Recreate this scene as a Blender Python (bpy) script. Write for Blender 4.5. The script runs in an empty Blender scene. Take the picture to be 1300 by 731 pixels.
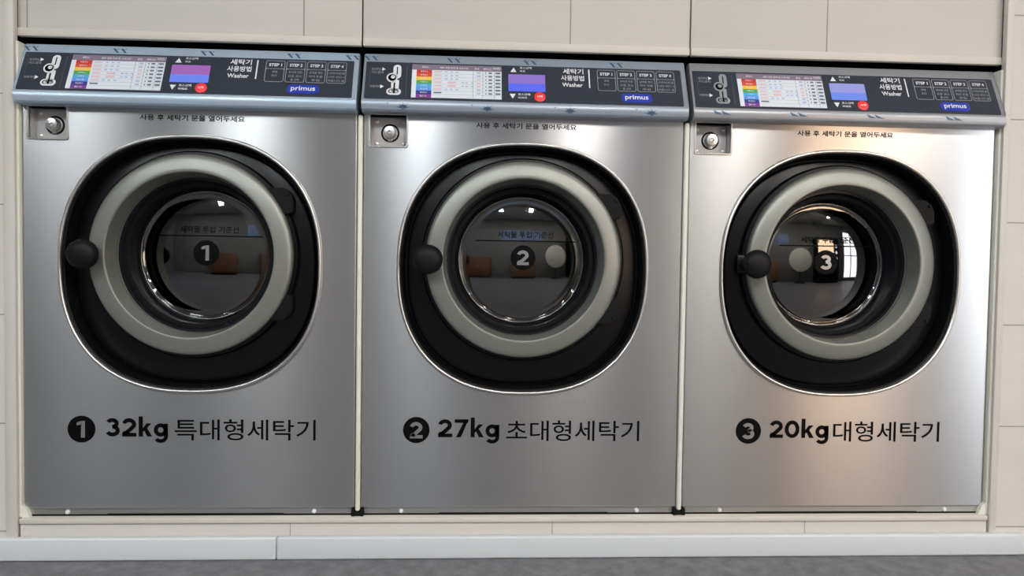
import bpy, bmesh, math, random
from mathutils import Vector, Matrix
random.seed(7)
C = bpy.context.scene.collection
PI = math.pi
Z0 = 0.098            # underside of the machines above the floor

# ------------------------------------------------------------------ materials
def lin(c):
    c = c / 255.0
    return c / 12.92 if c <= 0.04045 else ((c + 0.055) / 1.055) ** 2.4
def rgb(r, g, b): return (lin(r), lin(g), lin(b), 1.0)
def new_mat(name):
    m = bpy.data.materials.new(name); m.use_nodes = True
    return m, m.node_tree.nodes, m.node_tree.links, m.node_tree.nodes['Principled BSDF']
def mat(name, col, rough=0.5, metal=0.0, spec=0.5, emit=None, es=1.0, bump=0.0, bscale=200.0, coat=0.0):
    m, n, l, p = new_mat(name)
    p.inputs['Base Color'].default_value = col
    p.inputs['Roughness'].default_value = rough
    p.inputs['Metallic'].default_value = metal
    p.inputs['Specular IOR Level'].default_value = spec
    p.inputs['Coat Weight'].default_value = coat
    if emit:
        p.inputs['Emission Color'].default_value = emit
        p.inputs['Emission Strength'].default_value = es
    tc = n.new('ShaderNodeTexCoord'); nz = n.new('ShaderNodeTexNoise')
    nz.inputs['Scale'].default_value = bscale; nz.inputs['Detail'].default_value = 4
    l.new(tc.outputs['Object'], nz.inputs['Vector'])
    if bump > 0:
        b = n.new('ShaderNodeBump'); b.inputs['Strength'].default_value = bump; b.inputs['Distance'].default_value = 0.002
        l.new(nz.outputs['Fac'], b.inputs['Height']); l.new(b.outputs['Normal'], p.inputs['Normal'])
    else:
        mr = n.new('ShaderNodeMapRange'); mr.inputs['To Min'].default_value = max(0, rough - .02); mr.inputs['To Max'].default_value = min(1, rough + .02)
        l.new(nz.outputs['Fac'], mr.inputs['Value']); l.new(mr.outputs['Result'], p.inputs['Roughness'])
    return m

def steel_mat(name, col, rough=0.36, aniso=0.85, brush=0.02):
    m, n, l, p = new_mat(name)
    p.inputs['Metallic'].default_value = 1.0
    p.inputs['Anisotropic'].default_value = aniso
    cx = n.new('ShaderNodeCombineXYZ'); cx.inputs['Z'].default_value = 1.0
    l.new(cx.outputs['Vector'], p.inputs['Tangent'])
    tc = n.new('ShaderNodeTexCoord')
    mp = n.new('ShaderNodeMapping'); mp.inputs['Scale'].default_value = (9, 9, 900)
    l.new(tc.outputs['Object'], mp.inputs['Vector'])
    nz = n.new('ShaderNodeTexNoise'); nz.inputs['Scale'].default_value = 1.0; nz.inputs['Detail'].default_value = 3
    l.new(mp.outputs['Vector'], nz.inputs['Vector'])
    mx = n.new('ShaderNodeMix'); mx.data_type = 'RGBA'
    l.new(nz.outputs['Fac'], mx.inputs['Factor'])
    mx.inputs['A'].default_value = tuple(c * (1 - brush) for c in col[:3]) + (1,)
    mx.inputs['B'].default_value = tuple(min(1, c * (1 + brush)) for c in col[:3]) + (1,)
    l.new(mx.outputs['Result'], p.inputs['Base Color'])
    mr = n.new('ShaderNodeMapRange'); mr.inputs['To Min'].default_value = rough - .012; mr.inputs['To Max'].default_value = rough + .012
    l.new(nz.outputs['Fac'], mr.inputs['Value']); l.new(mr.outputs['Result'], p.inputs['Roughness'])
    return m

def tile_mat(name, col, joint, xs=None, zs=None, jw=0.0016):
    """large plain wall tiles: joints at x0+k*px and z0+k*pz of world position"""
    m, n, l, p = new_mat(name)
    p.inputs['Roughness'].default_value = 0.55
    p.inputs['Specular IOR Level'].default_value = 0.35
    geo = n.new('ShaderNodeNewGeometry'); sp = n.new('ShaderNodeSeparateXYZ')
    l.new(geo.outputs['Position'], sp.inputs['Vector'])
    masks = []
    for ax, d in (('X', xs), ('Z', zs)):
        if not d: continue
        o, pitch = d
        a = n.new('ShaderNodeMath'); a.operation = 'SUBTRACT'; l.new(sp.outputs[ax], a.inputs[0]); a.inputs[1].default_value = o - 0.5 * pitch
        b = n.new('ShaderNodeMath'); b.operation = 'FLOORED_MODULO'; l.new(a.outputs[0], b.inputs[0]); b.inputs[1].default_value = pitch
        c = n.new('ShaderNodeMath'); c.operation = 'SUBTRACT'; l.new(b.outputs[0], c.inputs[0]); c.inputs[1].default_value = 0.5 * pitch
        d2 = n.new('ShaderNodeMath'); d2.operation = 'ABSOLUTE'; l.new(c.outputs[0], d2.inputs[0])
        e = n.new('ShaderNodeMath'); e.operation = 'LESS_THAN'; l.new(d2.outputs[0], e.inputs[0]); e.inputs[1].default_value = jw
        masks.append(e)
    nz = n.new('ShaderNodeTexNoise'); nz.inputs['Scale'].default_value = 3.0; nz.inputs['Detail'].default_value = 6
    mp = n.new('ShaderNodeMapping'); mp.inputs['Scale'].default_value = (1, 1, 6)
    l.new(geo.outputs['Position'], mp.inputs['Vector']); l.new(mp.outputs['Vector'], nz.inputs['Vector'])
    mx = n.new('ShaderNodeMix'); mx.data_type = 'RGBA'
    mx.inputs['A'].default_value = tuple(c * .95 for c in col[:3]) + (1,); mx.inputs['B'].default_value = tuple(min(1, c * 1.05) for c in col[:3]) + (1,)
    l.new(nz.outputs['Fac'], mx.inputs['Factor'])
    out = mx.outputs['Result']
    if masks:
        mk = masks[0].outputs[0]
        if len(masks) > 1:
            q = n.new('ShaderNodeMath'); q.operation = 'MAXIMUM'; l.new(masks[0].outputs[0], q.inputs[0]); l.new(masks[1].outputs[0], q.inputs[1]); mk = q.outputs[0]
        m2 = n.new('ShaderNodeMix'); m2.data_type = 'RGBA'
        l.new(mk, m2.inputs['Factor']); l.new(out, m2.inputs['A']); m2.inputs['B'].default_value = joint
        out = m2.outputs['Result']
        iv = n.new('ShaderNodeMath'); iv.operation = 'SUBTRACT'; iv.inputs[0].default_value = 1.0; l.new(mk, iv.inputs[1])
        b = n.new('ShaderNodeBump'); b.inputs['Strength'].default_value = .4; b.inputs['Distance'].default_value = 0.002
        l.new(iv.outputs[0], b.inputs['Height']); l.new(b.outputs['Normal'], p.inputs['Normal'])
    l.new(out, p.inputs['Base Color'])
    return m

def floor_mat():
    m, n, l, p = new_mat('grey_floor')
    geo = n.new('ShaderNodeNewGeometry')
    a = n.new('ShaderNodeTexNoise'); a.inputs['Scale'].default_value = 22; a.inputs['Detail'].default_value = 8; a.inputs['Roughness'].default_value = .7
    l.new(geo.outputs['Position'], a.inputs['Vector'])
    cr = n.new('ShaderNodeValToRGB'); cr.color_ramp.elements[0].position = .3; cr.color_ramp.elements[1].position = .72
    cr.color_ramp.elements[0].color = rgb(86, 86, 90); cr.color_ramp.elements[1].color = rgb(128, 128, 132)
    l.new(a.outputs['Fac'], cr.inputs['Fac']); l.new(cr.outputs['Color'], p.inputs['Base Color'])
    p.inputs['Roughness'].default_value = .5; p.inputs['Specular IOR Level'].default_value = .4
    b = n.new('ShaderNodeBump'); b.inputs['Strength'].default_value = .15; b.inputs['Distance'].default_value = .002
    l.new(a.outputs['Fac'], b.inputs['Height']); l.new(b.outputs['Normal'], p.inputs['Normal'])
    return m

def glass_mat():
    m, n, l, p = new_mat('door_glass')
    n.remove(p)
    out = n['Material Output']
    fr = n.new('ShaderNodeFresnel'); fr.inputs['IOR'].default_value = 2.1
    tr = n.new('ShaderNodeBsdfTransparent'); tr.inputs['Color'].default_value = (.5, .5, .5, 1)
    gl = n.new('ShaderNodeBsdfGlossy'); gl.inputs['Roughness'].default_value = .015; gl.inputs['Color'].default_value = (1, 1, 1, 1)
    mx = n.new('ShaderNodeMixShader')
    l.new(fr.outputs[0], mx.inputs[0]); l.new(tr.outputs[0], mx.inputs[1]); l.new(gl.outputs[0], mx.inputs[2])
    l.new(mx.outputs[0], out.inputs['Surface'])
    return m

M = dict(
    steel=steel_mat('brushed_stainless_steel', (.44, .44, .445, 1), .28, .94),
    steel2=steel_mat('folded_steel_edge', (.45, .45, .44, 1), .35, .5),
    chrome=mat('polished_rim_metal', (.74, .73, .71, 1), .3, 1.0),
    ring=mat('silver_painted_ring', rgb(134, 136, 130), .38, .5, .4),
    black=mat('gloss_black_plastic', rgb(9, 9, 12), .3, 0, .22),
    dull_black=mat('matt_black', rgb(9, 9, 10), .6, 0, .2),
    knob=mat('satin_black_knob', rgb(15, 15, 18), .5, 0, .2),
    gasket=mat('dark_rubber', rgb(18, 19, 23), .35, 0, .3),
    glass=glass_mat(), bead=mat('glass_bead', (.35, .35, .36, 1), .25, 1.0),
    drum=mat('drum_steel', (.12, .12, .12, 1), .35, 1.0),

    face=mat('dark_slate_control_face', rgb(48, 54, 65), .3, 0, .5),
    white=mat('white_print', rgb(225, 228, 232), .5),
    grey_print=mat('grey_print', rgb(150, 155, 162), .5),
    faint=mat('faint_grey_print', rgb(92, 98, 108), .5),
    black_print=mat('black_vinyl_lettering', rgb(8, 8, 10), .5, 0, .08),
    paper=mat('chart_paper', rgb(222, 230, 238), .5),
    head=mat('chart_heading_mauve', rgb(128, 116, 134), .5),
    red=mat('red_print', rgb(200, 52, 52), .45), orange=mat('orange_red_print', rgb(216, 84, 56), .45),
    yellow=mat('yellow_print', rgb(240, 200, 80), .45), green=mat('green_print', rgb(84, 168, 84), .45),
    sky=mat('sky_blue_print', rgb(80, 170, 225), .45), blue=mat('blue_print', rgb(92, 152, 235), .45),
    navy=mat('navy_print', rgb(44, 56, 140), .45), purple=mat('purple_print', rgb(128, 60, 150), .45),
    pink=mat('pale_pink_print', rgb(226, 190, 200), .5), lilac=mat('pale_blue_print', rgb(170, 185, 222), .5),
    dark_ink=mat('dark_ink', rgb(92, 100, 118), .5),
    button=mat('red_button_plastic', rgb(214, 48, 50), .35, emit=rgb(214, 48, 50), es=.15),
    brand=mat('royal_blue_badge', rgb(38, 58, 170), .35),
    film=mat('navy_film_print', rgb(58, 92, 124), .4),
    cream=mat('cream_plastic', rgb(222, 221, 209), .5),
    trim=mat('beige_moulding', rgb(206, 201, 193), .45),
    board=mat('white_skirting', rgb(204, 208, 212), .38),
    cavity=mat('cavity_painted_shade', rgb(20, 20, 22), .9, 0, .1),  # shade of the unlit cavity put into the base colour
    frame=mat('white_window_frame', rgb(200, 200, 200), .4),
    ceil=mat('white_ceiling', rgb(205, 205, 203), .8),
    glyph=mat('light_grey_print', rgb(150, 150, 150), .35, .6),
    lock=mat('satin_nickel', (.62, .61, .60, 1), .28, 1.0),
    lockplate=mat('cast_nickel_plate', (.56, .55, .55, 1), .45, .35),
    floor=floor_mat(),
)
def lcd_mat(name, top, bottom):
    m, n, l, p = new_mat(name)
    tc = n.new('ShaderNodeTexCoord'); sp = n.new('ShaderNodeSeparateXYZ'); l.new(tc.outputs['Object'], sp.inputs[0])
    mr = n.new('ShaderNodeMapRange'); mr.inputs['From Min'].default_value = 1.0396; mr.inputs['From Max'].default_value = 1.0848; l.new(sp.outputs['Z'], mr.inputs['Value'])
    cr = n.new('ShaderNodeValToRGB')
    e = cr.color_ramp.elements
    e[0].position = .44; e[0].color = bottom; e[1].position = .50; e[1].color = top
    l.new(mr.outputs['Result'], cr.inputs['Fac'])
    p.inputs['Base Color'].default_value = (.02, .02, .03, 1); p.inputs['Roughness'].default_value = .25
    l.new(cr.outputs['Color'], p.inputs['Emission Color']); p.inputs['Emission Strength'].default_value = .34
    return m

# ------------------------------------------------------------------ helpers
def link(name, me, m, parent=None, smooth=False):
    o = bpy.data.objects.new(name, me); C.objects.link(o)
    if isinstance(m, (list, tuple)):
        for k in m: me.materials.append(k)
    elif m is not None and len(me.materials) == 0: me.materials.append(m)
    if parent: o.parent = parent
    if smooth:
        for p in me.polygons: p.use_smooth = True
    return o
def from_bm(name, bm, m, parent=None, smooth=False, angle=None):
    bmesh.ops.recalc_face_normals(bm, faces=bm.faces[:])
    if angle is not None:
        for f in bm.faces: f.smooth = True
        for e in bm.edges:
            if len(e.link_faces) == 2 and e.calc_face_angle(0) > math.radians(angle): e.smooth = False
    me = bpy.data.meshes.new(name); bm.to_mesh(me); bm.free()
    return link(name, me, m, parent, smooth)
def bx(bm, x0, x1, y0, y1, z0, z1, bev=0.0, seg=2):
    r = bmesh.ops.create_cube(bm, size=1.0)
    for v in r['verts']:
        v.co = Vector(((x0 + x1) / 2 + v.co.x * (x1 - x0), (y0 + y1) / 2 + v.co.y * (y1 - y0), (z0 + z1) / 2 + v.co.z * (z1 - z0)))
    if bev > 0:
        es = list({e for v in r['verts'] for e in v.link_edges})
        bmesh.ops.bevel(bm, geom=es, offset=bev, segments=seg, affect='EDGES', profile=.5)
def box(name, x0, x1, y0, y1, z0, z1, m, parent=None, bev=0.0, seg=2):
    bm = bmesh.new(); bx(bm, x0, x1, y0, y1, z0, z1, bev, seg)
    return from_bm(name, bm, m, parent, angle=35)
def lathe_y(bm, prof, cx, cz, seg=96, cap0=False, cap1=False):
    """profile of (r, y) turned about an axis parallel to y"""
    rings = []
    for r, y in prof:
        if r < 1e-6: rings.append([bm.verts.new((cx, y, cz))])
        else: rings.append([bm.verts.new((cx + r * math.cos(2 * PI * k / seg), y, cz + r * math.sin(2 * PI * k / seg))) for k in range(seg)])
    for a, b in zip(rings, rings[1:]):
        for k in range(seg):
            k2 = (k + 1) % seg
            if len(a) == 1 and len(b) > 1: bm.faces.new((a[0], b[k], b[k2]))
            elif len(b) == 1 and len(a) > 1: bm.faces.new((a[k], b[0], a[k2]))
            elif len(a) > 1: bm.faces.new((a[k], b[k], b[k2], a[k2]))
    if cap0 and len(rings[0]) > 1: bm.faces.new(rings[0])
    if cap1 and len(rings[-1]) > 1: bm.faces.new(rings[-1])
SN = 2.35
def squircle(a, seg=160, n=SN, cx=0, cz=0):
    out = []
    for k in range(seg):
        t = 2 * PI * k / seg; c, s = math.cos(t), math.sin(t)
        r = (abs(c) ** n + abs(s) ** n) ** (-1 / n)
        out.append((cx + a * r * c, cz + a * r * s))
    return out
def rounded(x0, x1, z0, z1, r, seg=6):
    out = []
    for cx, cz, a0 in ((x1 - r, z1 - r, 0), (x0 + r, z1 - r, 90), (x0 + r, z0 + r, 180), (x1 - r, z0 + r, 270)):
        for k in range(seg + 1):
            a = math.radians(a0 + 90 * k / seg); out.append((cx + r * math.cos(a), cz + r * math.sin(a)))
    return out
def circ(cx, cz, r, seg=32): return [(cx + r * math.cos(2 * PI * k / seg), cz + r * math.sin(2 * PI * k / seg)) for k in range(seg)]
def fill_mesh(loops, extrude=0.0, bevel=0.0, bres=2):
    """2D outlines (even-odd holes) as a filled mesh in local XY"""
    cu = bpy.data.curves.new('outline', 'CURVE'); cu.dimensions = '2D'; cu.fill_mode = 'BOTH'
    for lp in loops:
        s = cu.splines.new('POLY'); s.points.add(len(lp) - 1); s.use_cyclic_u = True
        for i, (x, z) in enumerate(lp): s.points[i].co = (x, z, 0, 1)
    cu.extrude = extrude; cu.bevel_depth = bevel; cu.bevel_resolution = bres; cu.offset = -bevel
    o = bpy.data.objects.new('outline', cu); C.objects.link(o)
    dg = bpy.context.evaluated_depsgraph_get(); dg.update()
    me = bpy.data.meshes.new_from_object(o.evaluated_get(dg))
    bpy.data.objects.remove(o); bpy.data.curves.remove(cu)
    return me
FRONT = Matrix(((1, 0, 0, 0), (0, 0, -1, 0), (0, 1, 0, 0), (0, 0, 0, 1)))   # local xy -> world xz facing -y
def fill(name, loops, y, m, parent=None, extrude=0.0, bevel=0.0, frame=None):
    me = fill_mesh(loops, extrude, bevel)
    me.transform((frame or Matrix.Translation((0, y, 0)) @ FRONT) if frame is None else frame @ Matrix.Translation((0, 0, y)))
    return link(name, me, m, parent)
_tc = {}
def text_mesh(s, bold=0.0, shear=0.0, spacing=1.0):
    key = (s, bold, shear, spacing)
    if key not in _tc:
        cu = bpy.data.curves.new('lettering', 'FONT'); cu.body = s; cu.size = 1.0; cu.offset = bold; cu.shear = shear
        cu.space_character = spacing; cu.resolution_u = 4; cu.align_x = 'LEFT'
        o = bpy.data.objects.new('lettering', cu); C.objects.link(o)
        dg = bpy.context.evaluated_depsgraph_get(); dg.update()
        me = bpy.data.meshes.new_from_object(o.evaluated_get(dg))
        bpy.data.objects.remove(o); bpy.data.curves.remove(cu)
        _tc[key] = me
    return _tc[key].copy()
def fit(s, x0, x1, z0, z1, **k):
    """text scaled to exactly fill the given box, in local XY"""
    me = text_mesh(s, **k)
    xs = [v.co.x for v in me.vertices]; ys = [v.co.y for v in me.vertices]
    ax, bx_, ay, by = min(xs), max(xs), min(ys), max(ys)
    for v in me.vertices:
        v.co.x = x0 + (v.co.x - ax) / (bx_ - ax) * (x1 - x0); v.co.y = z0 + (v.co.y - ay) / (by - ay) * (z1 - z0); v.co.z = 0
    return me
def merge(meshes):
    bm = bmesh.new()
    for me in meshes: bm.from_mesh(me)
    me = bpy.data.meshes.new('print'); bm.to_mesh(me); bm.free()
    me.materials.clear()
    return me
def letter(name, meshes, y, m, parent, frame=None):
    me = merge(meshes)
    me.transform(Matrix.Translation((0, y, 0)) @ FRONT if frame is None else frame @ Matrix.Translation((0, 0, y)))
    return link(name, me, m, parent)
def arc(cx, cy, rx, ry, a0, a1, n=22):
    return [(cx + rx * math.cos(math.radians(a0 + (a1 - a0) * i / n)), cy + ry * math.sin(math.radians(a0 + (a1 - a0) * i / n))) for i in range(n + 1)]
def stroke(pts, w):
    """one closed outline of constant width along a centre line, mitred"""
    L, R = [], []
    for i, p in enumerate(pts):
        p = Vector(p); ds = []
        if i > 0: ds.append((p - Vector(pts[i - 1])).normalized())
        if i < len(pts) - 1: ds.append((Vector(pts[i + 1]) - p).normalized())
        d = sum(ds, Vector((0, 0))).normalized(); nrm = Vector((-d.y, d.x)); k = 1 / max(.45, nrm.dot(Vector((-ds[0].y, ds[0].x))))
        L.append(tuple(p + nrm * w / 2 * k)); R.append(tuple(p - nrm * w / 2 * k))
    return polys([[L[i], L[i + 1], R[i + 1], R[i]] for i in range(len(L) - 1)])
def ring_(cx, cy, rx, ry, w): return stroke(arc(cx, cy, rx, ry, 0, 360, 40), w)
def glyph(ch):
    W_ = .215
    if ch == '1': return [polys([[(.26, 0), (.50, 0), (.50, 1), (.30, 1)], [(.30, 1), (.02, .90), (.02, .73), (.26, .78)]])], .52
    if ch == '2': return [stroke(arc(.385, .665, .265, .225, 168, -28) + [(.46, .40), (.16, .14)], W_), polys([[(.02, 0), (.78, 0), (.78, .20), (.02, .20)]]), polys([[(.02, .19), (.02, .12), (.30, .12), (.34, .30), (.10, .30)]])], .80
    if ch == '3': return [stroke(arc(.36, .715, .235, .178, 158, -90), W_), stroke(arc(.375, .320, .275, .212, 90, -158), W_ * 1.02)], .79
    if ch == '7': return [polys([[(.03, .80), (.75, .80), (.78, 1), (.03, 1)]]), polys([[(.50, .82), (.78, 1), (.38, 0), (.11, 0)][::1]])], .80
    if ch == '0': return [ring_(.42, .5, .310, .395, W_)], .86
    if ch == 'k': return [polys([[(.02, 0), (.24, 0), (.24, 1.10), (.02, 1.10)]]), polys([[(.24, .24), (.24, .46), (.44, .72), (.71, .72)]]), polys([[(.28, .40), (.46, .47), (.74, 0), (.47, 0)]])], .74
    if ch == 'g': return [ring_(.37, .36, .255, .255, W_), polys([[(.54, .0), (.76, .0), (.76, .70), (.54, .70)]]), stroke(arc(.375, -.02, .275, .225, 8, -150), W_ * .95)], .78
def word(chars, x0, x1, z0, h, gap=.075):
    out, x = [], 0.0
    for c in chars:
        ms, wd = glyph(c)
        for me in ms:
            for v in me.vertices: v.co.x += x
            out.append(me)
        x += wd + gap
    x -= gap; k = (x1 - x0) / x
    for me in out:
        for v in me.vertices: v.co.x = x0 + v.co.x * k; v.co.y = z0 + v.co.y * h
    return out
def absorb(o, meshes, y, m, frame):
    """adds flat print to an existing part's own mesh as a further material"""
    me = merge(meshes); me.transform(frame @ Matrix.Translation((0, 0, y)))
    o.data.materials.append(m); k = len(o.data.materials) - 1
    bm = bmesh.new(); bm.from_mesh(o.data); n0 = len(bm.faces); bm.from_mesh(me); bm.faces.ensure_lookup_table()
    for f in bm.faces[n0:]: f.material_index = k
    bm.to_mesh(o.data); bm.free(); bpy.data.meshes.remove(me)
def quad(x0, x1, z0, z1): return [(x0, z0), (x1, z0), (x1, z1), (x0, z1)]
def polys(loops):
    bm = bmesh.new()
    for lp in loops: bm.faces.new([bm.verts.new((x, z, 0)) for x, z in lp])
    me = bpy.data.meshes.new('shape'); bm.to_mesh(me); bm.free(); return me
def thing(name, label, cat, loc, group=None):
    o = bpy.data.objects.new(name, None); C.objects.link(o); o.location = loc; o.empty_display_size = .1
    o['label'] = label; o['category'] = cat
    if group: o['group'] = group
    return o
def tag(o, label, cat, group=None):
    o['label'] = label; o['category'] = cat
    if group: o['group'] = group
    return o
def struct(o): o['kind'] = 'structure'; return o

# ------------------------------------------------------------------ washing machine
# local frame: x from the machine's centre, y=0 the steel front, z=0 its underside
RZ = 0.634                                  # height of the door's centre
E0 = Vector((0, -0.023, 1.03)); SV = Vector((0, .037, .083)).normalized(); NV = Vector((1, 0, 0)).cross(SV)
FACE = Matrix(((1, SV.x, NV.x, E0.x), (0, SV.y, NV.y, E0.y), (0, SV.z, NV.z, E0.z), (0, 0, 0, 1)))   # (u, v, out of the face)

def dome(x, z):
    r2 = (x * x + (z - RZ) ** 2); return 0.088 + 0.018 * r2 / (.155 ** 2)

def washer(idx, px, label, W):
    root = thing('washing_machine', label, 'washing machine', (px, 0, Z0), 'three front loading washers in a row')
    # cabinet behind the front: sides, back, top and bottom panels (open at the front)
    bm = bmesh.new()
    bx(bm, -.392, -.388, .003, .80, .0, .978); bx(bm, .388, .392, .003, .80, .0, .978); bx(bm, -.392, -.388, .045, .80, .978, 1.12); bx(bm, .388, .392, .045, .80, .978, 1.12)
    bx(bm, -.392, .392, .796, .80, .0, 1.12); bx(bm, -.392, .392, .045, .80, 1.116, 1.12); bx(bm, -.392, .392, .003, .80, .0, .004)
    from_bm('cabinet', bm, M['cavity'], root)
    # steel front with the door opening and the lock recess cut out
    outer = rounded(-.393, .393, .018, .984, .004, 3)
    fill('front_panel', [outer, squircle(.302, cz=.611), rounded(-.377, -.290, .906, .983 - .003, .004, 3)], .006, M['steel'], root, extrude=.002, bevel=.004)
    kp = box('kick_strip', -.385, .385, .004, .010, .002, .0175, M['steel2'], root)
    box('drip_slot', -.20, .22, .0025, .0045, .002, .0055, M['dull_black'], kp)
    for sx in (-.294, .294):
        bm = bmesh.new(); lathe_y(bm, [(0, -.001), (.004, -.0005), (.0055, .002), (.0055, .004)], sx, .0100, 20)
        from_bm('screw', bm, M['white'], kp, angle=50)
    # chrome lipped surround
    bm = bmesh.new()
    loops = []
    for s, y in ((1.0, .001), (.998, -.003), (.992, -.0075), (.984, -.009), (.975, -.008), (.968, -.003), (.966, .003)):
        loops.append([bm.verts.new((x, y, z)) for x, z in squircle(.311 * s, cz=.611)])
    for a, b in zip(loops, loops[1:]):
        for k in range(len(a)): bm.faces.new((a[k], a[(k + 1) % len(a)], b[(k + 1) % len(b)], b[k]))
    from_bm('door_surround', bm, M['chrome'], root, smooth=True)
    bm = bmesh.new(); loops = []
    for s, y in ((.967, .002), (.958, .004), (.952, .014), (.948, .044), (.944, .050)):
        loops.append([bm.verts.new((x, y, z)) for x, z in squircle(.311 * s, cz=.611)])
    N = len(loops[0])
    loops.append([bm.verts.new((.17 * math.cos(2 * PI * k / N), .050, RZ + .17 * math.sin(2 * PI * k / N))) for k in range(N)])
    for a, b in zip(loops, loops[1:]):
        for k in range(N): bm.faces.new((a[k], a[(k + 1) % N], b[(k + 1) % N], b[k]))
    from_bm('recess_liner', bm, M['dull_black'], root, angle=40)
    # black door plate standing in the recess
    bm = bmesh.new(); loops = []
    for s, y in ((.925, .049), (.925, .040), (.918, .034), (.905, .032)):
        loops.append([bm.verts.new((x, y, z)) for x, z in squircle(.311 * s, cz=.611)])
    loops.append([bm.verts.new((.19 * math.cos(2 * PI * k / N), .032, RZ + .19 * math.sin(2 * PI * k / N))) for k in range(N)])
    for a, b in zip(loops, loops[1:]):
        for k in range(N): bm.faces.new((a[k], a[(k + 1) % N], b[(k + 1) % N], b[k]))
    from_bm('door_plate', bm, M['black'], root, angle=40)
    # black ridge around the door behind the silver ring
    bm = bmesh.new(); lathe_y(bm, [(.252, .033), (.252, .022), (.248, .016), (.232, .014), (.225, .02)], 0, RZ, 128)
    from_bm('door_rim', bm, M['black'], root, angle=40)
    # silver ring
    bm = bmesh.new()
    lathe_y(bm, [(.232, .030), (.2385, .018), (.2408, .006), (.2405, -.002), (.2385, -.006), (.234, -.009), (.227, -.0112), (.216, -.0135), (.206, -.0152), (.2005, -.0158), (.1985, -.0152), (.1972, -.013), (.1965, -.010), (.1925, .020), (.1885, .048), (.184, .052)], 0, RZ, 160)
    ring = from_bm('door_ring', bm, M['ring'], root, angle=50)
    bm = bmesh.new()
    lathe_y(bm, [(.1905, .040), (.184, .040), (.180, .046), (.178, .058), (.173, .066), (.171, .09), (.167, .104), (.1635, .106), (.1635, .112), (.20, .114)], 0, RZ, 128)
    from_bm('door_gasket', bm, M['gasket'], root, angle=40)
    # glass bowl
    bm = bmesh.new()
    prof = [(.1632, .1115), (.1632, .1035), (.1615, .1005), (.158, .1005), (.1555, .105)]
    prof += [(r, .088 + .018 * (r / .155) ** 2) for r in (.153, .14, .12, .1, .08, .06, .04, .02, .0)]
    lathe_y(bm, prof, 0, RZ, 128)
    glass = from_bm('door_glass', bm, M['glass'], root, smooth=True)
    bm = bmesh.new()
    lathe_y(bm, [(.1632, .1012), (.1622, .0995), (.1610, .0992), (.1600, .1005), (.1600, .1015)], 0, RZ, 128)
    from_bm('glass_bead', bm, M['bead'], glass, smooth=True)
    # drum behind the glass
    bm = bmesh.new()
    lathe_y(bm, [(.20, .115), (.20, .15), (.30, .17), (.30, .62), (.27, .66), (.0, .66)], 0, RZ, 64)
    for k in range(3):
        a = 2 * PI * k / 3 + .5
        r = bmesh.ops.create_cone(bm, segments=12, radius1=.05, radius2=.03, depth=.4, cap_ends=True)
        for v in r['verts']:
            v.co = Vector((v.co.x * .6 + .29 * math.cos(a), .40 + v.co.z, v.co.y * .6 + RZ + .29 * math.sin(a)))
    from_bm('drum', bm, M['drum'], root, angle=40)
    # ball handle
    bm = bmesh.new()
    lathe_y(bm, [(.016, .012), (.014, -.018), (.018, -.026), (.029, -.032), (.0345, -.040), (.0355, -.047), (.033, -.056), (.0275, -.062), (.019, -.0655), (.009, -.067), (.0, -.0672)], -.232, .632, 48)
    from_bm('door_knob', bm, M['knob'], root, angle=60)
    bm = bmesh.new(); bx(bm, -.262, -.212, .010, .034, .608, .656, .006)
    from_bm('latch_block', bm, M['black'], root, angle=40)
    # hinges
    for z0, z1, flip in ((.737, .800, 1), (.478, .541, -1)):
        bm = bmesh.new()
        pts = [(.178, z1), (.216, z1), (.232, z1 - .012), (.240, z1 - .030), (.240, z0 + .004), (.228, z0), (.178, z0)]
        if flip < 0: pts = [(x, z0 + z1 - z) for x, z in pts]
        a = [bm.verts.new((x, -.001, z)) for x, z in pts]; b = [bm.verts.new((x, .04, z)) for x, z in pts]
        bm.faces.new(a); bm.faces.new(b)
        for k in range(len(a)): bm.faces.new((a[k], a[(k + 1) % len(a)], b[(k + 1) % len(a)], b[k]))
        bmesh.ops.bevel(bm, geom=bm.edges[:], offset=.0025, segments=2, affect='EDGES')
        h = from_bm('hinge', bm, M['dull_black'], root, angle=40)
        bm = bmesh.new(); lathe_y(bm, [(0, -.0045), (.004, -.004), (.005, -.001)], .226, (z0 + z1) / 2 + flip * .016, 16)
        from_bm('hinge_bolt', bm, M['dull_black'], h, angle=40)
    # lock recess
    X0, X1, A0, A1, D = -.378, -.289, .905, .981, .036
    bm = bmesh.new()
    f = [bm.verts.new((x, y, z)) for y in (.003, D) for x, z in ((X0, A0), (X1, A0), (X1, A1), (X0, A1))]
    for k in range(4): bm.faces.new((f[k], f[(k + 1) % 4], f[4 + (k + 1) % 4], f[4 + k]))
    bm.faces.new(f[4:])
    rec = from_bm('lock_recess', bm, M['lockplate'], root)
    fill('recess_flange', [rounded(X0 - .0035, X1 + .0035, A0 - .0035, A1 + .001, .006, 4), rounded(X0 + .001, X1 - .001, A0 + .001, A1 - .0015, .003, 4)], -.0012, M['lock'], rec, extrude=.0008, bevel=.0006)
    cx, cz = (X0 + X1) / 2 + .0015, (A0 + A1) / 2 - .002
    box('lock_plate', X0 + .006, X1 - .002, D - .006, D - .002, A0 + .003, A1 - .004, M['lockplate'], rec, .001)
    bm = bmesh.new(); lathe_y(bm, [(.0225, D - .006), (.0222, D - .0075), (.0185, D - .0085), (.0182, D - .0045), (0, D - .0045)], cx, cz, 40)
    from_bm('lock_collar', bm, M['dull_black'], rec, angle=40)
    bm = bmesh.new(); lathe_y(bm, [(.0148, D - .005), (.0148, D - .023), (.0135, D - .0255), (.005, D - .0265), (.003, D - .023), (0, D - .023)], cx, cz, 40)
    bx(bm, cx - .005, cx + .005, D - .012, D - .006, cz - .0205, cz - .013, .001)
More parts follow.
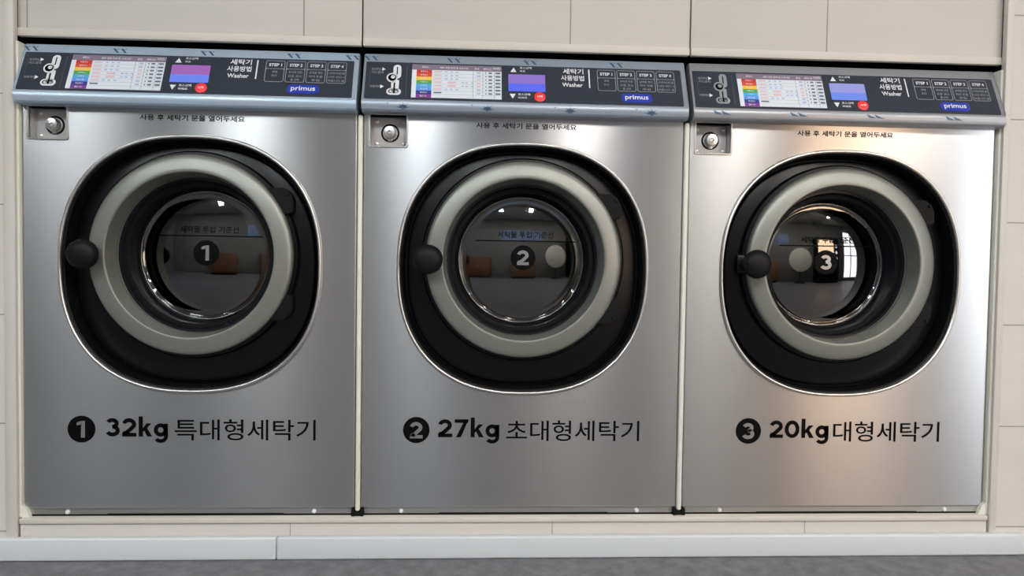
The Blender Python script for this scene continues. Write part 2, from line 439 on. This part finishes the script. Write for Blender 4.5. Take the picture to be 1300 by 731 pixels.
    cyl = from_bm('lock_cylinder', bm, M['lock'], rec, angle=40)
    for sx in (X0 + .013, X1 - .009):
        for sz in (A0 + .010, A1 - .012):
            bm = bmesh.new(); lathe_y(bm, [(0, D - .0095), (.002, D - .0095), (.0042, D - .008), (.0045, D - .0055)], sx, sz, 16)
            from_bm('screw', bm, M['chrome'], rec, angle=40)
    # ---------------- control panel
    prof = [(.045, 1.131), (.024, 1.1315), (.019, 1.130), (.0165, 1.126), (.0115, 1.110), (-.0310, 1.012), (-.0345, 1.0085), (-.0365, 1.003), (-.0365, .993), (-.0345, .9865), (-.030, .9825), (-.022, .981), (.0, .9805), (.045, .9805)]
    bm = bmesh.new()
    ls = [[bm.verts.new((x, y, z)) for y, z in prof] for x in (-.394, .394)]
    for k in range(len(prof)): bm.faces.new((ls[0][k], ls[0][(k + 1) % len(prof)], ls[1][(k + 1) % len(prof)], ls[1][k]))
    caps = [bm.faces.new(ls[0]), bm.faces.new(ls[1])]
    bmesh.ops.bevel(bm, geom=list({e for c_ in caps for e in c_.edges}), offset=.0018, segments=2, affect='EDGES', clamp_overlap=True)
    cp = from_bm('control_panel', bm, W['case'], root, angle=24)
    T = .0016      # the face overlay's thickness
    face_loop = rounded(-.3885, .3825, -.0205, .0865, .003, 3)
    fill('control_face', [face_loop], .0006, M['face'], cp, extrude=.0006, bevel=.0003, frame=FACE)
    # dosing pictogram on the left of the face
    def bar(cx, cz, L, th, r=True):
        return rounded(cx - L / 2, cx + L / 2, cz - th / 2, cz + th / 2, th * .49, 4)
    pm = W['picto']
    letter('pictogram', [fill_mesh([rounded(-.3225, -.3035, .038, .0785, .0093, 6)]), fill_mesh([circ(-.3245, .0405, .0135)]),
                         fill_mesh([rounded(-.3260, -.3075, -.002, .034, .002)]), fill_mesh([rounded(-.3365, -.3015, -.0095, .0095, .0094)])], .0021, pm, cp, FACE)
    letter('pictogram_line', [fill_mesh([circ(-.3245, .0405, .0098), circ(-.3225, .0425, .0052)]), polys([quad(-.3200, -.3165, .0, .026)]),
                              polys([quad(-.3145, -.3118, .050, .072)]), fill_mesh([circ(-.3265, .0005, .0055), circ(-.3255, .0005, .0040)]), fill_mesh([circ(-.3130, .0005, .0050), circ(-.3135, .0003, .0038)]),
                              fill_mesh([circ(-.3182, -.0025, .0028)])], .0024, M['black_print'], cp, FACE)
    for ms in ([fit('동전투입 ', -.3745, -.352, .0605, .0680, bold=.01), fit('카드결제', -.3745, -.346, .0510, .0580, bold=.01)], [fit('반환레버', -.3755, -.352, .0105, .0175, bold=.01)]):
        letter('pictogram_caption', ms, .0022, M['grey_print'], cp, FACE)
    for tri in ([(-.3495, .0595), (-.3495, .0695), (-.341, .0645)], [(-.3515, .0085), (-.3515, .0190), (-.343, .0140)]):
        letter('pictogram_arrow', [polys([tri])], .0022, M['white'], cp, FACE)
    for q in (quad(-.2905, -.2893, -.014, .077), quad(-.3785, -.3777, .012, .068)): letter('face_groove', [polys([q])], .0020, M['faint'], cp, FACE)
    # course chart
    ch = fill('course_chart', [rounded(-.2775, -.0610, -.0155, .0815, .001, 2)], .0022, M['paper'], cp, extrude=.0002, frame=FACE)
    hd = letter('chart_heading', [polys([quad(-.2775, -.0610, .0655, .0815)])], .0026, M['head'], cp, FACE)
    absorb(hd, [fit('세탁코스', -.2545, -.2375, .0705, .0765, bold=.012), fit('세탁 과정 안내 및 소요시간', -.2110, -.1420, .0700, .0758, bold=.012),
                                       fit('온도', -.1270, -.1150, .0695, .0755, bold=.012), fit('세탁시간', -.1060, -.0850, .0695, .0755, bold=.012), fit('요금(원)', -.0820, -.0640, .0705, .0785, bold=.012)], .0029, M['white'], FACE)
    cols = ['red', 'orange', 'yellow', 'green', 'sky', 'blue', 'navy', 'purple']
    names = ['표준코스', '강력코스', '울코스', '이불코스', '스피드', '찌든때', '헹굼탈수', '탈수']
    h = (.0655 + .0155) / 8
    for k, cn in enumerate(cols):
        zt = .0655 - k * h
        rr = letter('course_row', [polys([quad(-.2665, -.2295, zt - h, zt)])], .0026, M[cn], cp, FACE)
        letter('course_name', [fit(names[k], -.2570, -.2390, zt - h * .72, zt - h * .28, bold=.01)], .0029, M['white'], cp, FACE)
    ink, pk, ll, ln = [], [], [], []
    for k in range(8):
        zc = .0655 - (k + .5) * h
        ink, pk, ll = [], [], []
        if k < 7:
            (pk if k < 6 else ink).append(fill_mesh([bar(-.215, zc, .020, .0036)]))
            L = [-.195, -.182, -.169] if k not in (3, 4) else [-.155, -.145, -.132]
            for x in L: ll.append(fill_mesh([bar(x, zc, .0075, .0030)])) if k < 6 else None
            if k in (3, 4): pk.append(fill_mesh([bar(-.181, zc, .021, .0048)]))
            (pk if 2 <= k <= 4 else ll).append(fill_mesh([bar(-.1165, zc, .010, .0042)]))
            ink.append(fill_mesh([bar(-.0990, zc, .0035, .0040)])); ink.append(fill_mesh([bar(-.0885, zc, .0095, .0042)]))
            ink.append(fill_mesh([bar(-.0700, zc, .0130, .0044)]))
        for nm, lst, mm in (('chart_figures', ink, 'dark_ink'), ('chart_entries', pk, 'pink'), ('chart_notes', ll, 'lilac')):
            if lst: absorb(ch, lst, .0030, M[mm], FACE)
        ln.append(polys([quad(-.2275, -.0630, .0655 - (k + 1) * h, .0655 - (k + 1) * h + .0005)]))
    for x in (-.1300, -.1065, -.0785): ln.append(polys([quad(x - .0005, x + .0005, -.0135, .0650)]))
    absorb(ch, ln, .0028, M['grey_print'], FACE)
    # display with up and down keys
    sc = fill('display_screen', [rounded(-.0445, .0452, .0105, .0600, .0012, 2)], .0022, W['lcd'], cp, extrude=.0003, frame=FACE)
    letter('arrow_key', [polys([[(-.0395, .0665), (-.0245, .0665), (-.0315, .0805)]])], .0022, M['white'], cp, FACE)
    letter('arrow_key', [polys([[(-.0415, .0025), (-.0270, .0025), (-.0345, -.0115)]])], .0022, M['white'], cp, FACE)
    letter('key_caption', [fit('코스선택', -.0165, .0125, .0765, .0830, bold=.02), fit('위로', -.0165, -.0030, .0670, .0730, bold=.02)], .0022, M['white'], cp, FACE)
    letter('key_caption', [fit('코스선택', -.0215, .0080, -.0015, .0050, bold=.02), fit('아래로', -.0215, .0005, -.0110, -.0050, bold=.02)], .0022, M['white'], cp, FACE)
    bm = bmesh.new()
    lathe_y(bm, [(.0135, 0), (.0135, -.0020), (.0120, -.0028), (0, -.0030)], 0, 0, 32)
    bmesh.ops.transform(bm, matrix=FACE @ Matrix.Translation((.0312, -.0045, .001)) @ FRONT.inverted(), verts=bm.verts[:])
    bt = from_bm('start_button', bm, M['button'], cp, angle=40)
    letter('start_button_lettering', [fit('시작', .0235, .0385, -.0080, -.0010, bold=.02)], .0043, M['white'], cp, FACE)
    # heading and steps
    letter('guide_heading', [fit('세탁기', .0895, .1400, .0655, .0815, bold=.02), fit('사용방법', .0840, .1410, .0455, .0615, bold=.02), fit('Washer', .0865, .1370, .0275, .0395, bold=.02)], .0022, M['white'], cp, FACE)
    letter('divider_bar', [polys([quad(.1520, .1552, .0255, .0800)])], .0022, M['white'], cp, FACE)
    for k, (t, lines) in enumerate((('STEP 1', ['세탁물', '을 넣고']), ('STEP 2', ['위아래 버튼', '으로 코스', '를 선택']), ('STEP 3', ['금액을 확인', '하여 돈을', '투입']), ('STEP 4', ['시작버튼을', '누르면 세탁이 시', '작됩니다 끝']))):
        a = .1735 + k * .0488; b = a + .0455
        fr_ = letter('step_frame', [fill_mesh([rounded(a, b, .0185, .0805, .005), rounded(a + .0014, b - .0014, .0199, .0560, .0035)[::-1], rounded(a + .0014, b - .0014, .0574, .0791, .0035)[::-1]])], .0022, M['grey_print'], cp, FACE)
        letter('step_title', [fit(t, a + .0075, b - .0075, .0640, .0725, bold=.03)], .0022, M['white'], cp, FACE)
        ms = []
        for j, s in enumerate(lines):
            wd = [.022, .034, .034, .042][k] * (1.0 if len(s) > 4 else .6)
            cx_ = (a + b) / 2; zt = .0510 - j * .0108
            ms.append(fit(s, cx_ - wd / 2 * .95, cx_ + wd / 2 * .95, zt - .0062, zt, bold=.01))
        letter('step_text', ms, .0022, M['grey_print'] if k != 9 else M['white'], cp, FACE)
    bd = letter('brand_badge', [fill_mesh([rounded(.2290, .3060, -.0135, .0125, .0125, 10)])], .0022, M['brand'], cp, FACE)
    letter('brand_lettering', [fit('primus', .2390, .2960, -.0085, .0080, bold=.015)], .0026, M['white'], cp, FACE)
    # printed protective film remnants
    if W['film_top']:
        TOPF = Matrix.Translation((0, .0152 - .0015, 1.1185)) @ FRONT @ Matrix.Rotation(-.30, 4, 'X')
        for u in W['film_top']:
            ms = []
            for dx in (-.010, .008):
                ms.append(polys([[(u + dx - .010, .006), (u + dx - .003, .006), (u + dx + .006, -.006), (u + dx + .001, -.006)]]))
                ms.append(polys([[(u + dx - .001, .003), (u + dx + .004, .006), (u + dx + .006, .004)]]))
            me = merge(ms); me.transform(TOPF); link('film_print', me, M['film'], cp)
    if W['film_lip']:
        y = -.0369
        for u in W['film_lip']:
            ms = []
            if W['kind'] == 'burst':
                for j in range(9):
                    a = math.radians(10 + j * 20); r1 = .018 if j % 2 == 0 else .013
                    ms.append(polys([[(u + .004 * math.cos(a + .5), .9905 + .004 * math.sin(a + .5)), (u + r1 * math.cos(a), .9905 + r1 * .78 * math.sin(a)), (u + .004 * math.cos(a - .5), .9905 + .004 * math.sin(a - .5))]]))
                ms.append(fill_mesh([circ(u, .9915, .0045, 12)]))
                ms.append(polys([[(u - .040, 1.0025), (u - .037, .9985), (u - .034, 1.0025), (u - .037, 1.0012)]]))
            else:
                for dx, dz in ((-.012, .001), (.008, .0005)):
                    for j in range(4):
                        ms.append(polys([[(u + dx + j * .004 - .010, 1.0025 + dz - j * .002), (u + dx + j * .004 - .0065, 1.0030 + dz - j * .002), (u + dx + j * .005, .9935 + dz), (u + dx + j * .005 - .003, .9930 + dz)]]))
            letter('film_print', ms, y, M['film'], cp)
    # ---------------- lettering on the steel
    letter('door_notice_lettering', [fit('사용 후 세탁기 문을 열어두세요', -.121, .125, .9535, .9675, bold=.022)], .0 - .0006, M['black_print'], root)
    lx = W['lx']
    nb = fill('number_badge', [circ(lx, .212, .0325, 64)], -.0003, M['black_print'], root, extrude=.0002)
    letter('number_lettering', word(str(idx), lx - (.012 if idx == 1 else .0165), lx + (.009 if idx == 1 else .0165), .1915, .0405), -.0008, M['glyph'], root)
    (a0, a1), (b0, b1) = W['kg'], W['ko']
    letter('capacity_lettering', word(W['cap'], a0, a1, .1945, .0445), -.0006, M['black_print'], root)
    letter('size_lettering', [fit(W['size'], b0, b1, .1855, .2370, bold=.006)], -.0006, M['black_print'], root)
    # ---------------- stickers on the glass, bent to the dome
    def on_glass(me, off):
        for v in me.vertices: v.co = Vector((v.co.x, dome(v.co.x, v.co.y) - off, v.co.y))
        return me
    def grid(x0, x1, z0, z1, n=24):
        return polys([quad(x0 + (x1 - x0) * i / n, x0 + (x1 - x0) * (i + 1) / n, z0, z1) for i in range(n)])
    disc = merge([polys([[(.004 + .032 * r0 * math.cos(t0), .640 + .032 * r0 * math.sin(t0)) for r0, t0 in ((j / 4, a), ((j + 1) / 4, a), ((j + 1) / 4, a + PI / 16), (j / 4, a + PI / 16))][(1 if j == 0 else 0):] for j in range(4) for a in [k * PI / 16 for k in range(32)]])])
    gb = link('glass_number_badge', on_glass(disc, .0012), M['black_print'], glass)
    link('glass_number_lettering', on_glass(merge(word(str(idx), -.008 if idx == 1 else -.012, .012 if idx == 1 else .020, .621, .038)), .0022), W['gl'], glass)
    link('load_line', on_glass(merge([grid(-.118, .140, .6815, .6845, 40)]), .0012), M['black_print'], glass)
    link('load_line_lettering', on_glass(merge([fit('세탁물 투입 기준선', -.062, .082, .691, .7075, bold=.012)]), .0012), M['black_print'], glass)
    return root

CASE = [mat('blue_film_over_aluminium', rgb(168, 186, 202), .3, .25, .5), mat('grey_film_over_aluminium', rgb(150, 160, 172), .3, .25, .5), mat('bare_grey_aluminium', rgb(150, 153, 158), .3, .3, .5)]
W1 = dict(case=CASE[0], cap='32kg', size='특대형세탁기', lx=-.259, kg=(-.203, -.055), ko=(-.040, .297), film_top=[-.375, -.17, .035, .24, .38], film_lip=[], kind='', picto=M['white'],
          lcd=lcd_mat('display_pink_over_blue', rgb(168, 104, 190), rgb(112, 140, 255)), gl=M['glyph'])
W2 = dict(case=CASE[1], cap='27kg', size='초대형세탁기', lx=-.2585, kg=(-.206, -.053), ko=(-.037, .296), film_top=[-.375, -.175, .012, .225], film_lip=[-.295, -.095, .104, .302], kind='burst', picto=M['white'],
          lcd=lcd_mat('display_violet_over_blue', rgb(150, 120, 212), rgb(92, 112, 255)), gl=M['glyph'])
W3 = dict(case=CASE[2], cap='20kg', size='대형세탁기', lx=-.226, kg=(-.172, -.018), ko=(-.007, .271), film_top=[], film_lip=[-.325, -.135, .058, .258], kind='leaf', picto=M['grey_print'],
          lcd=lcd_mat('display_pale_blue', rgb(164, 166, 235), rgb(118, 150, 250)), gl=M['glyph'])
washer(1, -.8, 'steel front loading washer lettered 32kg with badge 1, next to the left wall', W1)
washer(2, 0.0, 'steel front loading washer lettered 27kg with badge 2, between the other two', W2)
washer(3, .8, 'steel front loading washer lettered 20kg with badge 3, next to the right wall', W3)

# ------------------------------------------------------------------ cream filler strips and black clips
def strip(x0, x1, z0, z1, y0, label, flare=0):
    r = thing('filler_strip', label, 'filler strip', ((x0 + x1) / 2, 0, Z0), 'cream filler strips beside the washers')
    w = (x1 - x0) / 2
    bm = bmesh.new(); bx(bm, -w, w, y0, .05 if not flare else .20, z0, z1, min(.004, w * .8), 3)
    if flare:
        v = [bm.verts.new((flare * a, y, z)) for y in (y0 + .001, .01) for a, z in ((-w, 0.0005), (w + .018, .0005), (w + .010, .022), (w, .030), (-w, .03))]
        bm.faces.new(v[:5]); bm.faces.new(v[5:])
        for k in range(5): bm.faces.new((v[k], v[(k + 1) % 5], v[5 + (k + 1) % 5], v[5 + k]))
    from_bm('strip', bm, M['cream'], r, angle=35)
    return r
for sx, lab in ((-.4, 'cream upright strip between the 32kg and 27kg washers'), (.4, 'cream upright strip between the 27kg and 20kg washers')):
    r = strip(sx - .0058, sx + .0058, .012, .978, -.006, lab)
    bm = bmesh.new(); bx(bm, -.015, .015, -.007, .03, .0005, .011, .001); bx(bm, -.015, -.0075, -.008, .03, .0, .017, .001); bx(bm, .0075, .015, -.008, .03, 0, .017, .001)
    from_bm('end_clip', bm, M['dull_black'], r, angle=35)
strip(-1.2030, -1.1950, .0, 1.130, -.009, 'cream upright strip at the left wall beside the 32kg washer', 1)
strip(1.1950, 1.2030, .0, 1.130, -.009, 'cream upright strip at the right wall beside the 20kg washer', -1)

# ------------------------------------------------------------------ the wall round the niche
TC = rgb(205, 201, 195); JC = rgb(150, 146, 140)
YW = -.012
def S(z): return z + Z0
TOP = 2.6
mh = tile_mat('tiles_above', TC, JC, xs=(-.5375, .6435))
ml = tile_mat('tiles_side', TC, JC, zs=(S(.2285), .2588))
mb = tile_mat('tiles_below', TC, JC, xs=(.080, .6405), jw=.0011)
XL, XR = -1.197, 1.197
for name, y0, y1, z0, z1, m_, bv in (('wall_above', .004, .012, 1.160, TOP, mh, .0005), ('trim_1', -.001, .014, 1.1435, 1.1630, M['trim'], .0025)):
    bm = bmesh.new()
    for a, b in ((-1.203, -.3990), (-.3966, .4030), (.4054, 1.2030)):
        bx(bm, a + .0006, b - .0006, y0, y1, S(z0), z1 if z1 == TOP else S(z1), bv, 2)
    struct(from_bm(name, bm, m_, angle=30))
struct(box('wall_left', -4.0, XL - .0035, YW - .002, -.0015, 0, TOP, ml))
struct(box('wall_right', XR + .0035, 5.5, YW - .002, -.0015, 0, TOP, ml))
struct(box('trim_2', XL - .029, XL - .003, YW - .006, YW + .008, .05, TOP, M['trim'], bev=.002))
struct(box('trim_3', XR + .003, XR + .021, YW - .006, YW + .01, .05, TOP, M['trim'], bev=.002))
struct(box('trim_4', XL + .001, XR - .001, YW - .006, .9, S(-.0125), S(0), M['trim'], bev=.002))
struct(box('wall_below', XL + .001, XR - .001, YW, .04, 0, S(-.0125), mb))
bm = bmesh.new(); bx(bm, -4, -.590, -.032, YW, 0, S(-.043), .005, 3); bx(bm, -.5888, 4, -.032, YW, 0, S(-.043), .005, 3)
struct(from_bm('baseboard_front', bm, M['board'], angle=30))
# niche behind the machines, walls coloured dark to give the unlit gap its shade
bm = bmesh.new()
bx(bm, -1.25, -1.2035, .0, 1.0, 0, TOP); bx(bm, 1.2035, 1.25, .0, 1.0, 0, TOP); bx(bm, -1.25, 1.25, .95, 1.0, 0, 1.5); bx(bm, -1.2035, 1.2035, .0125, .95, S(1.150), S(1.20)); bx(bm, -1.2035, 1.2035, .0125, .02, S(1.15), TOP)
struct(from_bm('wall_niche', bm, M['cavity']))

# ------------------------------------------------------------------ the rest of the laundry room
YB = -4.4
struct(box('floor', -4.0, 5.5, YB, .95, -.05, 0, M['floor']))
struct(box('ceiling', -4.0, 5.5, YB, .0, TOP, TOP + .05, M['ceil']))
far = mat('warm_grey_plaster', rgb(150, 150, 148), .8, bump=.05)
dark = mat('charcoal_plaster', rgb(118, 118, 116), .8, bump=.05)
struct(box('wall_side_left', -4.05, -4.0, YB, .0, 0, TOP, dark))
struct(box('wall_side_right', 5.5, 5.55, YB, .0, 0, TOP, far))
WX0, WX1, WZ0, WZ1 = 4.15, 5.2, .12, 2.35
bm = bmesh.new()
bx(bm, -4.0, WX0, YB - .08, YB, 0, TOP); bx(bm, WX1, 5.5, YB - .08, YB, 0, TOP); bx(bm, WX0, WX1, YB - .08, YB, WZ1, TOP); bx(bm, WX0, WX1, YB - .08, YB, 0, WZ0)
struct(from_bm('wall_back', bm, dark))
bm = bmesh.new()
for x in (WX0 + .02, (WX0 + WX1) / 2, WX1 - .02): bx(bm, x - .02, x + .02, YB - .06, YB - .02, WZ0, WZ1)
for z in (WZ0 + .02, 1.2, WZ1 - .02): bx(bm, WX0, WX1, YB - .06, YB - .02, z - .02, z + .02)
struct(from_bm('window_1', bm, M['frame']))

r = thing('round_stand_in', 'large round cream disc on a slim post, added across the room for a round reflection', 'stand-in disc', (1.72, -4.0, 0))  # disc and post invented to give the unidentified round reflection in the glass
bm = bmesh.new(); lathe_y(bm, [(0, .02), (.45, .02), (.465, .012), (.465, -.012), (.45, -.02), (0, -.02)], 0, .92, 64)
from_bm('disc', bm, M['cream'], r, angle=40)
box('post', -.02, .02, -.03, -.022, .03, .9, M['dull_black'], r); box('foot', -.2, .2, -.12, .1, 0, .03, M['dull_black'], r, .004)
def lamp(name, x, y, w, d, label, e, col=(1, .98, .95, 1)):
    r = thing(name, label, 'ceiling light', (x, y, TOP), 'ceiling lights over the aisle')
    box('housing', -w / 2 - .015, w / 2 + .015, -d / 2 - .015, d / 2 + .015, -.035, -.001, M['frame'], r, .003)
    box('diffuser', -w / 2, w / 2, -d / 2, d / 2, -.045, -.034, mat('lamp_diffuser', (.8, .8, .8, 1), .5, emit=col, es=e), r)
for i, (x, e, nm) in enumerate(((-2.80, 19, 'farthest left'), (-1.63, 20, 'second from the left'), (-.50, 18, 'third from the left'), (.60, 20, 'third from the right'), (1.66, 21, 'second from the right'), (2.95, 20, 'farthest right'))):
    lamp('ceiling_light', x, -2.95, .15, 1.2, 'long white ceiling light facing the washers, %s of the row' % nm, e * 1.42, (.93, .98, 1, 1) if i < 3 else (1, .955, .90, 1))
# warm lit vending cabinet on the far wall, mirrored in the right-hand glass
r = thing('vending_machine', 'orange lit vending cabinet across the room, mirrored in the right washer glass', 'vending machine', (2.95, YB + .25, 0))
box('cabinet', -.55, .55, -.24, .24, 0, 1.85, M['dull_black'], r, .01)
box('lit_panel', -.50, .26, .24, .25, .55, 1.74, mat('orange_backlit_panel', rgb(240, 190, 140), .5, emit=(1, .70, .48, 1), es=2.7), r, .003)
for z in (1.0, 1.25, 1.5):
    bm = bmesh.new(); lathe_y(bm, [(.06, .24), (.06, .25), (0, .252)], .40, z, 24)
    from_bm('round_window', bm, mat('white_backlit_disc', rgb(230, 230, 230), .5, emit=(1, 1, 1, 1), es=1.5), r, angle=40)
box('tray', -.28, .28, .24, .27, .25, .5, M['knob'], r, .01)
# low wooden bench and posters across the room, mirrored in the glass
wood = mat('brown_wood', rgb(122, 84, 58), .5, bump=.05)
for x, lab in ((-1.5, 'brown wooden cupboard across the room, nearer the left side'), (.35, 'brown wooden cupboard across the room, nearer the middle')):
    r = thing('cupboard', lab, 'cupboard', (x, YB + .22, 0), 'cupboards across the room')
    box('body', -.5, .5, -.21, .18, .08, .85, wood, r, .005)
    box('plinth', -.47, .47, -.2, .15, 0, .08, M['dull_black'], r)
    for sx in (-.25, .25):
        d = box('door', sx - .24, sx + .24, .18, .20, .1, .82, wood, r, .004)
        box('door_handle', sx * .2 - .01, sx * .2 + .01, .20, .225, .4, .55, M['lock'], d, .003)
for k, lab in enumerate(('blue notice sheet on the far wall, first from the left', 'blue notice sheet on the far wall, second from the left', 'blue notice sheet on the far wall, third from the left', 'blue notice sheet on the far wall, fourth from the left')):
    o = box('notice_sheet', -.62 + k * .5, -.2 + k * .5, YB, YB + .008, 1.6, 2.05, mat('blue_sheet', rgb(128, 150, 190), .5), None, .002)
    tag(o, lab, 'poster', 'notice sheets across the room')

# ------------------------------------------------------------------ daylight, camera
w = bpy.data.worlds.new('daylight'); bpy.context.scene.world = w; w.use_nodes = True
bg = w.node_tree.nodes['Background']
bg.inputs['Color'].default_value = (.93, .96, 1, 1); bg.inputs['Strength'].default_value = 3.5

cam_d = bpy.data.cameras.new('camera'); cam = bpy.data.objects.new('camera', cam_d); C.objects.link(cam)
a, b, c = 0.05356885, -0.0340063, 0.01475142
f = Vector((math.sin(a) * math.cos(b), math.cos(a) * math.cos(b), math.sin(b)))
r_ = Vector((math.cos(a), -math.sin(a), 0)); u = r_.cross(f)
r2 = r_ * math.cos(c) + u * math.sin(c); u2 = -r_ * math.sin(c) + u * math.cos(c)
cam.matrix_world = Matrix(((r2.x, u2.x, -f.x, -.12641), (r2.y, u2.y, -f.y, -1.83853), (r2.z, u2.z, -f.z, .62731 + Z0), (0, 0, 0, 1)))
cam_d.sensor_width = 36; cam_d.lens = 950 / 1300 * 36; cam_d.clip_start = .02
bpy.context.scene.camera = cam
v = bpy.context.scene.view_settings
v.view_transform = 'Standard'; v.look = 'None'; v.gamma = 1; v.use_curve_mapping = False; v.exposure = 1.30
